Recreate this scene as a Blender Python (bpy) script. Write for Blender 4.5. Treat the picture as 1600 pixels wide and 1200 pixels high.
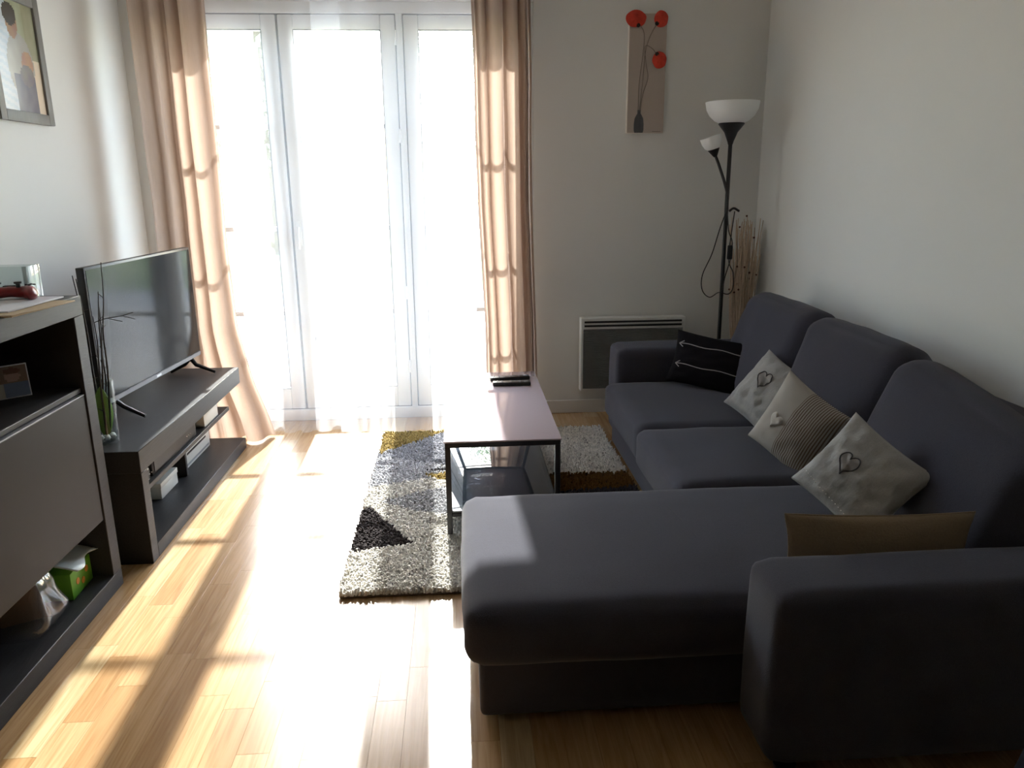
import bpy, bmesh, math, random
import numpy as np
from mathutils import Vector, Matrix, Euler, noise

for o in list(bpy.data.objects):
    bpy.data.objects.remove(o, do_unlink=True)
SC = bpy.context.scene
COL = SC.collection
PI = math.pi
random.seed(7)

# ------------------------------------------------------------------ camera
CAM_H = 1.31
F_PX = 1205.0
def make_camera():
    vf = Vector((715 - 800, 285 - 600, F_PX)).normalized()          # room depth axis in camera space (x right, y down, z forward)
    vy = -((715 - 800) * (845 - 800) + F_PX ** 2) / (285 - 600)
    dn = Vector((845 - 800, vy, F_PX)).normalized()                 # world down in camera space
    rt = dn.cross(vf)
    rows = (rt, vf, -dn)                                            # world X, Y, Z in camera space
    m = Matrix([[r[0], -r[1], -r[2]] for r in rows]).to_4x4()
    m.translation = (0, 0, CAM_H)
    cd = bpy.data.cameras.new('camera'); co = bpy.data.objects.new('camera', cd)
    COL.objects.link(co); co.matrix_world = m
    cd.sensor_width = 36; cd.lens = F_PX / 1600 * 36; cd.clip_start = .02
    SC.camera = co
make_camera()

# ------------------------------------------------------------------ light
SC.view_settings.view_transform = 'Standard'
SC.view_settings.look = 'None'
SC.view_settings.gamma = 1
SC.view_settings.use_curve_mapping = False
SC.view_settings.exposure = 0.48
SUN_STRENGTH = 15.5
SKY_STRENGTH = 1.7
SUN_DIR = Vector((0.035, -1.0, -0.68)).normalized()                 # direction the light travels
w = bpy.data.worlds.new('sky'); SC.world = w; w.use_nodes = True
nt = w.node_tree; nt.nodes.clear()
out = nt.nodes.new('ShaderNodeOutputWorld'); bg = nt.nodes.new('ShaderNodeBackground'); sk = nt.nodes.new('ShaderNodeTexSky')
sk.sky_type = 'NISHITA'; sk.sun_disc = False; sk.sun_elevation = math.radians(34.2); sk.sun_rotation = 0.0
sk.air_density = 1.0; sk.dust_density = 1.2; sk.ozone_density = 1.0
bg.inputs['Strength'].default_value = SKY_STRENGTH
nt.links.new(sk.outputs[0], bg.inputs['Color']); nt.links.new(bg.outputs[0], out.inputs['Surface'])
sl = bpy.data.lights.new('sun', 'SUN'); so = bpy.data.objects.new('sun', sl); COL.objects.link(so)
sl.energy = SUN_STRENGTH; sl.color = (1.0, .98, .94); sl.angle = math.radians(.9)
so.rotation_euler = SUN_DIR.to_track_quat('-Z', 'Y').to_euler(); so.location = (0, 9, 7)

# ------------------------------------------------------------------ materials
M = {}
def mat(name, col, rough=.6, metal=0., spec=.5, var=0., scale=30., bump=0., bscale=None, stretch=(1, 1, 1), coat=0., coord='Object', sheen=0.):
    m = bpy.data.materials.new(name); m.use_nodes = True; t = m.node_tree; b = t.nodes['Principled BSDF']
    b.inputs['Roughness'].default_value = rough; b.inputs['Metallic'].default_value = metal
    b.inputs['Specular IOR Level'].default_value = spec; b.inputs['Coat Weight'].default_value = coat
    if sheen: b.inputs['Sheen Weight'].default_value = sheen; b.inputs['Sheen Roughness'].default_value = .5
    b.inputs['Base Color'].default_value = (*col, 1)
    if var or bump:
        tc = t.nodes.new('ShaderNodeTexCoord'); mp = t.nodes.new('ShaderNodeMapping'); mp.inputs['Scale'].default_value = stretch
        t.links.new(tc.outputs[coord], mp.inputs['Vector'])
        n = t.nodes.new('ShaderNodeTexNoise'); n.inputs['Scale'].default_value = scale; n.inputs['Detail'].default_value = 5
        t.links.new(mp.outputs[0], n.inputs['Vector'])
        if var:
            mx = t.nodes.new('ShaderNodeMix'); mx.data_type = 'RGBA'
            mx.inputs['A'].default_value = (*[c * (1 - var) for c in col], 1); mx.inputs['B'].default_value = (*[min(1, c * (1 + var)) for c in col], 1)
            t.links.new(n.outputs['Fac'], mx.inputs['Factor']); t.links.new(mx.outputs['Result'], b.inputs['Base Color'])
        if bump:
            n2 = n
            if bscale:
                n2 = t.nodes.new('ShaderNodeTexNoise'); n2.inputs['Scale'].default_value = bscale; n2.inputs['Detail'].default_value = 3
                t.links.new(mp.outputs[0], n2.inputs['Vector'])
            bp = t.nodes.new('ShaderNodeBump'); bp.inputs['Strength'].default_value = bump; bp.inputs['Distance'].default_value = .004
            t.links.new(n2.outputs['Fac'], bp.inputs['Height']); t.links.new(bp.outputs[0], b.inputs['Normal'])
    M[name] = m; return m
def thin_glass(name, tint=(1, 1, 1), rough=0., ior=1.45, diffuse=0., dcol=(.9, .9, .9)):
    m = bpy.data.materials.new(name); m.use_nodes = True; t = m.node_tree; t.nodes.clear()
    o = t.nodes.new('ShaderNodeOutputMaterial'); tr = t.nodes.new('ShaderNodeBsdfTransparent'); gl = t.nodes.new('ShaderNodeBsdfGlossy')
    fr = t.nodes.new('ShaderNodeFresnel'); gm = t.nodes.new('ShaderNodeNewGeometry'); im = t.nodes.new('ShaderNodeMix'); im.data_type = 'FLOAT'; im.inputs['A'].default_value = ior; im.inputs['B'].default_value = 1 / ior
    t.links.new(gm.outputs['Backfacing'], im.inputs['Factor']); t.links.new(im.outputs['Result'], fr.inputs['IOR']); mx = t.nodes.new('ShaderNodeMixShader')      # same air-to-glass reflectance on both faces of a pane
    tr.inputs['Color'].default_value = (*tint, 1); gl.inputs['Roughness'].default_value = rough
    base = tr.outputs[0]
    if diffuse:
        d = t.nodes.new('ShaderNodeBsdfDiffuse'); d.inputs['Color'].default_value = (*dcol, 1); m2 = t.nodes.new('ShaderNodeMixShader')
        m2.inputs[0].default_value = diffuse; t.links.new(tr.outputs[0], m2.inputs[1]); t.links.new(d.outputs[0], m2.inputs[2]); base = m2.outputs[0]
    t.links.new(fr.outputs[0], mx.inputs[0]); t.links.new(base, mx.inputs[1]); t.links.new(gl.outputs[0], mx.inputs[2])
    t.links.new(mx.outputs[0], o.inputs['Surface']); M[name] = m; return m
def cloth(name, col, transp, transl, weave=0.):
    m = bpy.data.materials.new(name); m.use_nodes = True; t = m.node_tree; t.nodes.clear()
    o = t.nodes.new('ShaderNodeOutputMaterial'); d = t.nodes.new('ShaderNodeBsdfDiffuse'); tl = t.nodes.new('ShaderNodeBsdfTranslucent')
    d.inputs['Color'].default_value = (*col, 1); tl.inputs['Color'].default_value = (*col, 1)
    if weave:
        tc = t.nodes.new('ShaderNodeTexCoord'); mp = t.nodes.new('ShaderNodeMapping'); mp.inputs['Scale'].default_value = (400, 400, 12)
        n = t.nodes.new('ShaderNodeTexNoise'); n.inputs['Scale'].default_value = 1; t.links.new(tc.outputs['Object'], mp.inputs[0]); t.links.new(mp.outputs[0], n.inputs['Vector'])
        mxc = t.nodes.new('ShaderNodeMix'); mxc.data_type = 'RGBA'; mxc.inputs['A'].default_value = (*[c * (1 - weave) for c in col], 1); mxc.inputs['B'].default_value = (*[min(1, c * (1 + weave)) for c in col], 1)
        t.links.new(n.outputs['Fac'], mxc.inputs['Factor']); t.links.new(mxc.outputs['Result'], d.inputs['Color']); t.links.new(mxc.outputs['Result'], tl.inputs['Color'])
    m1 = t.nodes.new('ShaderNodeMixShader'); m1.inputs[0].default_value = transl
    t.links.new(d.outputs[0], m1.inputs[1]); t.links.new(tl.outputs[0], m1.inputs[2]); res = m1.outputs[0]
    if transp:
        tr = t.nodes.new('ShaderNodeBsdfTransparent'); m2 = t.nodes.new('ShaderNodeMixShader'); m2.inputs[0].default_value = transp
        t.links.new(res, m2.inputs[1]); t.links.new(tr.outputs[0], m2.inputs[2]); res = m2.outputs[0]
    t.links.new(res, o.inputs['Surface']); M[name] = m; return m
def attr_mat(name, rough=.8, spec=.3, bump=0.):
    m = mat(name, (.5, .5, .5), rough, spec=spec); t = m.node_tree
    a = t.nodes.new('ShaderNodeAttribute'); a.attribute_name = 'Col'; t.links.new(a.outputs['Color'], t.nodes['Principled BSDF'].inputs['Base Color']); return m

mat('wall_paint', (.735, .735, .70), .75, var=.02, scale=4, bump=.05, bscale=160)
mat('rear_wall_darkened', (.20, .19, .18), .8, var=.03, scale=4)  # made-up dark tone on the unseen rear wall, cuts bounce into the foreground
mat('ceiling_paint', (.8, .79, .76), .8, var=.02, scale=3)
mat('white_pvc', (.82, .83, .83), .35, var=.01, scale=5)
mat('rubber_seal', (.10, .10, .105), .7, var=.05)
mat('white_trim', (.74, .73, .70), .45, var=.02, scale=8)
mat('dark_wood', (.030, .030, .032), .42, spec=.14, var=.35, scale=18, stretch=(14, 1, 14), bump=.12)
mat('dark_wood_inner', (.024, .022, .022), .5, spec=.3, var=.3, scale=18, stretch=(14, 1, 14), bump=.1)
mat('grey_lacquer', (.034, .032, .030), .42, spec=.09, var=.03, scale=3)
mat('sofa_fabric', (.044, .043, .058), .95, var=.35, scale=420, bump=.25, spec=.15, sheen=.12)
mat('sofa_piping', (.05, .048, .055), .95, var=.3, scale=300, spec=.1)
mat('sofa_foot', (.01, .01, .01), .5, var=.1)
mat('black_metal', (.012, .012, .014), .38, var=.15, scale=60)
mat('black_plastic', (.010, .010, .011), .35, var=.15, scale=60)
mat('tv_screen', (.010, .012, .014), .09, spec=.08, var=.05, scale=2)
mat('grey_button', (.22, .22, .24), .5, var=.1)
mat('tv_mark', (.6, .6, .62), .3, metal=.6, var=.05)
mat('shade_white', (.88, .90, .89), .35, var=.02, scale=10)
mat('radiator_white', (.60, .60, .57), .45, var=.02, scale=8)
mat('radiator_front', (.155, .155, .15), .6, var=.08, scale=40)
mat('slot_black', (.012, .012, .012), .7, var=.1)
mat('canvas_print', (.44, .375, .32), .85, var=.05, scale=6, bump=.15, bscale=500)
mat('canvas_edge', (.82, .78, .70), .85, var=.03)
mat('poppy_red', (.55, .035, .012), .6, var=.3, scale=40)
mat('poppy_black', (.02, .012, .01), .7, var=.2)
mat('stem_grey', (.19, .16, .13), .7, var=.2)
mat('painted_vase', (.10, .105, .11), .6, var=.45, scale=14, stretch=(3, 1, .6))
mat('frame_grey', (.19, .185, .17), .5, var=.2, scale=30, stretch=(8, 8, 1))
mat('twig_dark', (.022, .018, .015), .8, var=.3, scale=50)
mat('twig_beige', (.56, .43, .31), .75, var=.25, scale=50)
mat('berry_brown', (.10, .035, .02), .6, var=.3)
mat('leaf_green', (.15, .27, .035), .5, var=.3, scale=20)
mat('pebble', (.75, .74, .72), .3, var=.15, scale=50)
mat('red_plastic', (.20, .010, .012), .3, var=.15, scale=30)
mat('paper_white', (.62, .62, .66), .6, var=.03)
mat('cardboard', (.42, .32, .20), .85, var=.12, scale=50)
mat('brown_card', (.085, .042, .02), .85, var=.2, scale=30)
mat('box_green', (.10, .32, .02), .45, var=.15, scale=20)
mat('box_white', (.72, .78, .76), .4, var=.04)
mat('box_orange', (.55, .22, .03), .5, var=.2)
mat('device_white', (.62, .61, .56), .4, var=.04)
mat('device_black', (.010, .010, .011), .4, var=.1, spec=.15)
mat('device_grey', (.25, .25, .25), .5, var=.08)
mat('reddish_wood', (.22, .075, .03), .6, var=.2)
mat('linen_grey', (.34, .335, .32), .95, var=.16, scale=260, bump=1.0, bscale=28, stretch=(1.6, 1, .7), spec=.1, sheen=.1)
mat('linen_beige', (.22, .165, .11), .95, var=.15, scale=200, bump=.3, spec=.1)
mat('heart_thread', (.045, .045, .05), .9, var=.2)
mat('heart_patch', (.31, .30, .29), .95, var=.1, scale=200, bump=.2)
mat('heart_lace', (.50, .48, .44), .9, var=.08, scale=150, bump=.3)
mat('stitch_white', (.74, .72, .68), .8, var=.05)
mat('black_cloth', (.009, .008, .010), .95, var=.2, scale=200, spec=.1)
mat('arrow_silver', (.36, .345, .34), .7, var=.1)
mat('navy_fabric', (.010, .011, .020), .9, var=.2, scale=200, spec=.15)
mat('rug_backing', (.16, .13, .10), .95, var=.2)
mat('outdoor_paving', (.60, .56, .50), .85, var=.1, scale=3)
mat('lawn_green', (.22, .30, .10), .9, var=.3, scale=6)
mat('bark', (.16, .11, .07), .9, var=.3, scale=10)
mat('render_wall', (.75, .73, .69), .8, var=.04, scale=2)
mat('pale_shutter', (.50, .57, .62), .6, var=.04)
mat('roof_tile', (.40, .22, .14), .8, var=.2, scale=8)
mat('cream_wall_outlet', (.8, .79, .75), .4)
attr_mat('print_gloss', .22, .5); attr_mat('rug_pile', .95, .1); attr_mat('print_matte', .6, .3)
thin_glass('window_glass', (.97, .985, .98)); thin_glass('clear_glass', (.93, .96, .95), ior=1.5)
thin_glass('table_glass', (.50, .44, .47), ior=1.85, diffuse=.9, dcol=(.60, .51, .56)); thin_glass('shelf_glass', (.30, .34, .40), ior=1.85, diffuse=.40, dcol=(.13, .16, .20))
thin_glass('plastic_film', (.93, .94, .95), rough=.06, ior=1.5, diffuse=.06, dcol=(.8, .82, .88)); thin_glass('acrylic', (.92, .95, .94), ior=1.5, diffuse=.03)
cloth('drape_cloth', (.44, .335, .27), 0, .36, .1); cloth('sheer_cloth', (.93, .96, 1.0), .77, .72); cloth('foliage', (.42, .50, .34), 0, .5)

def striped():
    m = mat('linen_striped', (.36, .30, .24), .95, spec=.1); t = m.node_tree; b = t.nodes['Principled BSDF']
    tc = t.nodes.new('ShaderNodeTexCoord'); sp = t.nodes.new('ShaderNodeSeparateXYZ'); t.links.new(tc.outputs['Object'], sp.inputs[0])
    mu = t.nodes.new('ShaderNodeMath'); mu.operation = 'MULTIPLY'; mu.inputs[1].default_value = 2 * PI / .0085; t.links.new(sp.outputs['X'], mu.inputs[0])
    si = t.nodes.new('ShaderNodeMath'); si.operation = 'SINE'; t.links.new(mu.outputs[0], si.inputs[0])
    gt = t.nodes.new('ShaderNodeMath'); gt.operation = 'GREATER_THAN'; gt.inputs[1].default_value = .15; t.links.new(si.outputs[0], gt.inputs[0])
    g2 = t.nodes.new('ShaderNodeMath'); g2.operation = 'GREATER_THAN'; g2.inputs[1].default_value = -.015; t.links.new(sp.outputs['X'], g2.inputs[0])
    an = t.nodes.new('ShaderNodeMath'); an.operation = 'MULTIPLY'; t.links.new(gt.outputs[0], an.inputs[0]); t.links.new(g2.outputs[0], an.inputs[1])
    mx = t.nodes.new('ShaderNodeMix'); mx.data_type = 'RGBA'; mx.inputs['A'].default_value = (.36, .335, .30, 1); mx.inputs['B'].default_value = (.14, .10, .075, 1)
    t.links.new(an.outputs[0], mx.inputs['Factor']); t.links.new(mx.outputs['Result'], b.inputs['Base Color'])
striped()
def oak():
    m = bpy.data.materials.new('oak_parquet'); m.use_nodes = True; t = m.node_tree; b = t.nodes['Principled BSDF']; N = t.nodes.new; L = t.links.new
    oi = N('ShaderNodeObjectInfo'); g = N('ShaderNodeNewGeometry'); ad = N('ShaderNodeMath'); ad.operation = 'ADD'
    L(oi.outputs['Random'], ad.inputs[0]); L(g.outputs['Random Per Island'], ad.inputs[1]); fr = N('ShaderNodeMath'); fr.operation = 'FRACT'; L(ad.outputs[0], fr.inputs[0])
    cr = N('ShaderNodeValToRGB'); e = cr.color_ramp.elements
    e[0].position = 0; e[0].color = (.37, .215, .095, 1); e[1].position = 1; e[1].color = (.50, .37, .21, 1)
    x = e.new(.35); x.color = (.44, .27, .125, 1); x = e.new(.8); x.color = (.47, .30, .15, 1); L(fr.outputs[0], cr.inputs[0])
    mp = N('ShaderNodeMapping'); mp.inputs['Scale'].default_value = (70, 3.2, 10); L(g.outputs['Position'], mp.inputs[0])
    of = N('ShaderNodeVectorMath'); of.operation = 'ADD'; L(mp.outputs[0], of.inputs[0]); L(fr.outputs[0], of.inputs[1])
    n = N('ShaderNodeTexNoise'); n.inputs['Scale'].default_value = 1; n.inputs['Detail'].default_value = 6; n.inputs['Distortion'].default_value = 1.2; L(of.outputs[0], n.inputs['Vector'])
    r2 = N('ShaderNodeValToRGB'); r2.color_ramp.elements[0].position = .3; r2.color_ramp.elements[0].color = (.72, .66, .58, 1); r2.color_ramp.elements[1].position = .62; r2.color_ramp.elements[1].color = (1, 1, 1, 1); L(n.outputs['Fac'], r2.inputs[0])
    mx = N('ShaderNodeMix'); mx.data_type = 'RGBA'; mx.blend_type = 'MULTIPLY'; mx.inputs['Factor'].default_value = 1; L(cr.outputs[0], mx.inputs['A']); L(r2.outputs[0], mx.inputs['B']); L(mx.outputs['Result'], b.inputs['Base Color'])
    b.inputs['Roughness'].default_value = .24; b.inputs['Specular IOR Level'].default_value = .6
    bp = N('ShaderNodeBump'); bp.inputs['Strength'].default_value = .06; bp.inputs['Distance'].default_value = .002; L(n.outputs['Fac'], bp.inputs['Height']); L(bp.outputs[0], b.inputs['Normal'])
    M['oak_parquet'] = m
oak()

# ------------------------------------------------------------------ helpers
def tag(o, label=None, cat=None, group=None, kind=None):
    if label: o['label'] = label
    if cat: o['category'] = cat
    if group: o['group'] = group
    if kind: o['kind'] = kind
    return o
def thing(name, loc, label=None, cat=None, group=None, rz=0, kind=None):
    o = bpy.data.objects.new(name, None); COL.objects.link(o); o.location = loc; o.rotation_euler = (0, 0, rz); o.empty_display_size = .05
    return tag(o, label, cat, group, kind)
class MB:
    """collects geometry; coordinates are local to the parent"""
    def __init__(s): s.v = []; s.f = []; s.smooth = False
    def add(s, vs, fs, mtx=None):
        k = len(s.v)
        s.v += [tuple(mtx @ Vector(p)) if mtx else tuple(p) for p in vs]; s.f += [tuple(i + k for i in f) for f in fs]; return s
    def bm(s, b, mtx=None):
        b.verts.index_update(); s.add([v.co[:] for v in b.verts], [[v.index for v in f.verts] for f in b.faces], mtx); b.free(); return s
    def box(s, lo, hi, bevel=0., seg=2, mtx=None):
        b = bmesh.new(); bmesh.ops.create_cube(b, size=1)
        for v in b.verts: v.co = Vector([lo[i] + (v.co[i] + .5) * (hi[i] - lo[i]) for i in range(3)])
        if bevel: bmesh.ops.bevel(b, geom=b.edges[:], offset=bevel, segments=seg, affect='EDGES', profile=.5)
        return s.bm(b, mtx)
    def tube(s, pts, r, n=8, cap=True):
        pts = [Vector(p) for p in pts]; rr = r if isinstance(r, (list, tuple)) else [r] * len(pts)
        vs = []; fs = []; up = None
        for i, p in enumerate(pts):
            d = (pts[min(i + 1, len(pts) - 1)] - pts[max(i - 1, 0)]).normalized()
            if up is None: up = Vector((0, 0, 1)) if abs(d.z) < .9 else Vector((1, 0, 0))
            a = d.cross(up)
            if a.length < 1e-4: a = d.orthogonal()
            a.normalize(); b = a.cross(d).normalized(); up = b
            for k in range(n):
                t = 2 * PI * k / n; vs.append(p + (a * math.cos(t) + b * math.sin(t)) * rr[i])
        for i in range(len(pts) - 1):
            for k in range(n): fs.append((i * n + k, i * n + (k + 1) % n, (i + 1) * n + (k + 1) % n, (i + 1) * n + k))
        if cap: fs.append(tuple(range(n))[::-1]); fs.append(tuple((len(pts) - 1) * n + k for k in range(n)))
        return s.add(vs, fs)
    def lathe(s, prof, n=24, c=(0, 0, 0), mtx=None, cap=True):
        vs = []; fs = []
        for (r, z) in prof:
            for k in range(n): t = 2 * PI * k / n; vs.append((c[0] + r * math.cos(t), c[1] + r * math.sin(t), c[2] + z))
        for i in range(len(prof) - 1):
            for k in range(n): fs.append((i * n + k, i * n + (k + 1) % n, (i + 1) * n + (k + 1) % n, (i + 1) * n + k))
        if cap:
            fs.append(tuple(range(n))[::-1]); fs.append(tuple((len(prof) - 1) * n + k for k in range(n)))
        return s.add(vs, fs, mtx)
    def prism(s, poly, a, b, mtx=None):
        """poly in local XZ, extruded along Y from a to b"""
        n = len(poly); vs = [(p[0], a, p[1]) for p in poly] + [(p[0], b, p[1]) for p in poly]
        fs = [tuple(range(n)), tuple(range(2 * n - 1, n - 1, -1))] + [(i, n + i, n + (i + 1) % n, (i + 1) % n) for i in range(n)]
        return s.add(vs, fs, mtx)
    def build(s, name, m, parent=None, smooth=False, angle=40, loc=None):
        me = bpy.data.meshes.new(name); me.from_pydata(s.v, [], s.f)
        b = bmesh.new(); b.from_mesh(me); bmesh.ops.recalc_face_normals(b, faces=b.faces); b.to_mesh(me); b.free()
        me.materials.append(M[m]); o = bpy.data.objects.new(name, me); COL.objects.link(o)
        if smooth:
            for p in me.polygons: p.use_smooth = True
            if angle: me.set_sharp_from_angle(angle=math.radians(angle))
        if parent: o.parent = parent
        if loc: o.location = loc
        return o
def bx(name, lo, hi, m, parent=None, bevel=0.):
    return MB().box(lo, hi, bevel).build(name, m, parent, smooth=bool(bevel))
def struct(o): o['kind'] = 'structure'; return o
def smooth_pts(pts, n=6):
    """Catmull-Rom"""
    P = [Vector(p) for p in pts]; P = [P[0] * 2 - P[1]] + P + [P[-1] * 2 - P[-2]]; out = []
    for i in range(1, len(P) - 2):
        for k in range(n):
            t = k / n; a, b, c, d = P[i - 1], P[i], P[i + 1], P[i + 2]
            out.append(.5 * ((2 * b) + (c - a) * t + (2 * a - 5 * b + 4 * c - d) * t * t + (3 * b - a - 3 * c + d) * t ** 3))
    out.append(P[-2]); return out
def soft_box(size, r, puff=(0, 0, 0), cuts=14, wr=0., seed=0, taper=None):
    """rounded, puffed box centred on origin -> MB"""
    b = bmesh.new(); bmesh.ops.create_cube(b, size=2)
    bmesh.ops.subdivide_edges(b, edges=b.edges[:], cuts=cuts, use_grid_fill=True)
    h = [x / 2 for x in size]
    for v in b.verts:
        q = [math.copysign(abs(c) ** .75, c) for c in v.co]                       # denser near the rims
        u = Vector(q); p = Vector([u[i] * h[i] for i in range(3)])
        core = Vector([max(-h[i] + r, min(h[i] - r, p[i])) for i in range(3)]); d = p - core
        if d.length > 1e-6:
            mx = max(abs(x) for x in d); p = core + d.normalized() * min(r, mx if sum(abs(x) > 1e-6 for x in d) == 1 else r * max(abs(x) for x in d) / r)
        for i in range(3):
            j, k = (i + 1) % 3, (i + 2) % 3
            p[i] += math.copysign(1, u[i]) * abs(u[i]) ** 2 * puff[i] * max(0, 1 - u[j] ** 2) ** .8 * max(0, 1 - u[k] ** 2) ** .8
        if wr:
            nz = noise.noise(Vector((p.x * 7 + seed, p.y * 7, p.z * 7))) + .5 * noise.noise(Vector((p.x * 18 + seed, p.y * 18, p.z * 18)))
            p += u.normalized() * nz * wr
        if taper: p = taper(p)
        v.co = p
    m = MB(); m.bm(b); return m

# ------------------------------------------------------------------ room shell
XL, XR, YB, YF, ZC = -1.66, 1.66, 4.30, -3.6, 2.52
OX0, OX1, OZ1 = -1.475, .41, 2.36
fl = struct(bx('floor', (XL, YF, -.12), (XR, YB + .02, -.012), 'oak_parquet'))
struct(bx('ceiling', (XL - .2, YF - .2, ZC), (XR + .2, YB + .28, ZC + .15), 'ceiling_paint'))
struct(bx('wall_left', (XL - .2, YF, -.12), (XL, YB, ZC), 'wall_paint'))
struct(bx('wall_right', (XR, YF, -.12), (XR + .2, YB, ZC), 'wall_paint'))
struct(bx('wall_front', (XL - .2, YF - .2, -.12), (XR + .2, YF, ZC), 'rear_wall_darkened'))
struct(MB().box((XL - .2, YB, -.12), (OX0, YB + .28, ZC)).box((OX1, YB, -.12), (XR + .2, YB + .28, ZC)).box((OX0, YB, OZ1), (OX1, YB + .28, ZC)).build('wall_back', 'wall_paint'))
struct(MB().box((OX1, YB - .012, 0), (XR, YB, .078), .004).build('baseboard_back', 'white_trim'))
struct(MB().box((XR - .012, YF, 0), (XR, YB - .012, .078), .004).build('baseboard_right', 'white_trim'))
struct(MB().box((XL, YF, 0), (XL + .012, YB, .078), .004).build('baseboard_left', 'white_trim'))

# parquet: three-strip oak staves, the visible ones as single pieces
def parquet():
    W = .0785; meshes = {}; rnd = random.Random(3); rest = MB(); cnt = 0
    def stave_mesh(L):
        if L not in meshes:
            o = MB().box((0, 0, -.012), (W - .0003, L - .0003, 0), .0003, 1).build('stave', 'oak_parquet'); meshes[L] = o.data; bpy.data.objects.remove(o)
        return meshes[L]
    nx = int((XR - XL) / W) + 1; row = 0
    for i in range(nx):
        x = XL + i * W
        if x + W > XR + .05: break
        y = YF + rnd.choice((0, .12, .24, .33))
        while y < YB:
            L = rnd.choice((.28, .34, .40, .46, .52)); 
            if y + L > YB + .018: L = YB + .018 - y
            xc, yc = x + W / 2, y + L / 2
            vis = (-1.2 < xc < .06 and 1.3 < yc < 4.35 and not (-.38 < xc and 2.4 < yc < 3.9)) or (.1 < xc < .82 and 3.85 < yc) or (.0 < xc < .9 and 1.15 < yc < 1.75) 
            if vis and round(L, 2) in (.28, .34, .40, .46, .52) and cnt < 298:
                o = bpy.data.objects.new('stave', stave_mesh(round(L, 2))); COL.objects.link(o); o.location = (x, y, 0); o.parent = fl; cnt += 1
            elif L > .02: rest.box((x, y, -.012), (x + W - .0003, y + L - .0003, 0))
            y += L
    r = rest.build('distant_staves', 'oak_parquet', fl); r['kind'] = 'stuff'
parquet()

# french door: three leaves in a fixed frame, roller-shutter casing above
def french_door():
    root = thing('door_1', ((OX0 + OX1) / 2, YB, 0), 'white three-leaf glazed balcony door with thin glazing bars', None, kind='structure')
    cx = (OX0 + OX1) / 2
    def X(x): return x - cx
    f = MB()
    f.box((X(OX0), .0, 0), (X(OX0 + .05), .075, 2.20), .004); f.box((X(OX1 - .05), .0, 0), (X(OX1), .075, 2.20), .004)
    f.box((X(OX0 + .05), .0, 2.145), (X(OX1 - .05), .075, 2.20), .004); f.box((X(OX0 + .05), -.012, 0), (X(OX1 - .05), .085, .062), .004)
    f.box((X(-.295), .0, .062), (X(-.262), .07, 2.145), .004)
    f.build('frame', 'white_pvc', root, True)
    c = MB().box((X(OX0), -.004, 2.20), (X(OX1), .16, OZ1), .004).box((X(OX0), -.010, 2.205), (X(OX1), -.004, 2.218), .002).build('shutter_casing', 'white_pvc', root, True)
    for x in (-1.0, -.52, .02): bx('casing_joint', (X(x), -.0055, 2.22), (X(x) + .004, -.0035, OZ1 - .005), 'radiator_front', c)
    bx('threshold', (X(OX0), .085, -.1), (X(OX1), .30, .0), 'outdoor_paving', root)
    for x0, x1 in ((-.900, -.890), (-.300, -.295), (-.262, -.257)): bx('joint_seal', (X(x0), .012, .066), (X(x1), .055, 2.14), 'rubber_seal', root)
    bx('joint_seal', (X(OX0 + .05), .012, 2.138), (X(OX1 - .05), .055, 2.146), 'rubber_seal', root); bx('joint_seal', (X(OX0 + .05), .012, .060), (X(OX1 - .05), .055, .067), 'rubber_seal', root)
    leaves = ((-1.423, -.900), (-.890, -.300), (-.257, .358))
    st = .075
    for k, (a, b) in enumerate(leaves):
        lf = thing('leaf', (X((a + b) / 2), 0, 0)); lf.parent = root; hw = (b - a) / 2; z0, z1 = .066, 2.140; g0, g1 = .185, 2.068
        MB().box((-hw, .008, z0), (-hw + st, .062, z1), .006).build('stile', 'white_pvc', lf, True)
        MB().box((hw - st, .008, z0), (hw, .062, z1), .006).build('stile', 'white_pvc', lf, True)
        MB().box((-hw + st, .008, z0), (hw - st, .062, g0), .006).build('bottom_rail', 'white_pvc', lf, True)
        MB().box((-hw + st, .008, g1), (hw - st, .062, z1), .006).build('top_rail', 'white_pvc', lf, True)
        for nm, lo, hi in (('seal', (-hw + st - .001, .0065, g1 - .004), (hw - st + .001, .0085, g1 + .002)), ('seal', (-hw + st - .001, .0065, g0 - .002), (hw - st + .001, .0085, g0 + .004)), ('seal', (-hw + st - .002, .0065, g0 + .004), (-hw + st + .003, .0085, g1 - .004)), ('seal', (hw - st - .003, .0065, g0 + .004), (hw - st + .002, .0085, g1 - .004))): bx(nm, lo, hi, 'rubber_seal', lf)
        bx('pane', (-hw + st - .004, .032, g0 - .004), (hw - st + .004, .036, g1 + .004), 'window_glass', lf)
        for z in (.615, 1.075, 1.600): MB().box((-hw + st - .002, .024, z - .0125), (hw - st + .002, .044, z + .0125), .002).build('glazing_bar', 'white_pvc', lf, True)
        if k in (1, 2):
            s = 1 if k == 1 else -1
            for z in (.30, .72, 1.55, 2.03):
                if k == 1 : MB().lathe([(.007, -.035), (.008, -.033), (.008, .033), (.007, .035)], 10, (hw + .004, .002, z)).build('hinge', 'white_pvc', lf, True)
    h = bx('handle_plate', (X(-.875), -.003, .98), (X(-.848), .009, 1.12), 'white_pvc', root, .003)
    MB().tube([(X(-.8615), -.002, 1.08), (X(-.8615), -.028, 1.08), (X(-.8615), -.032, 1.07), (X(-.8615), -.032, .97)], .008).build('handle', 'white_pvc', h, True)
french_door()

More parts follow.
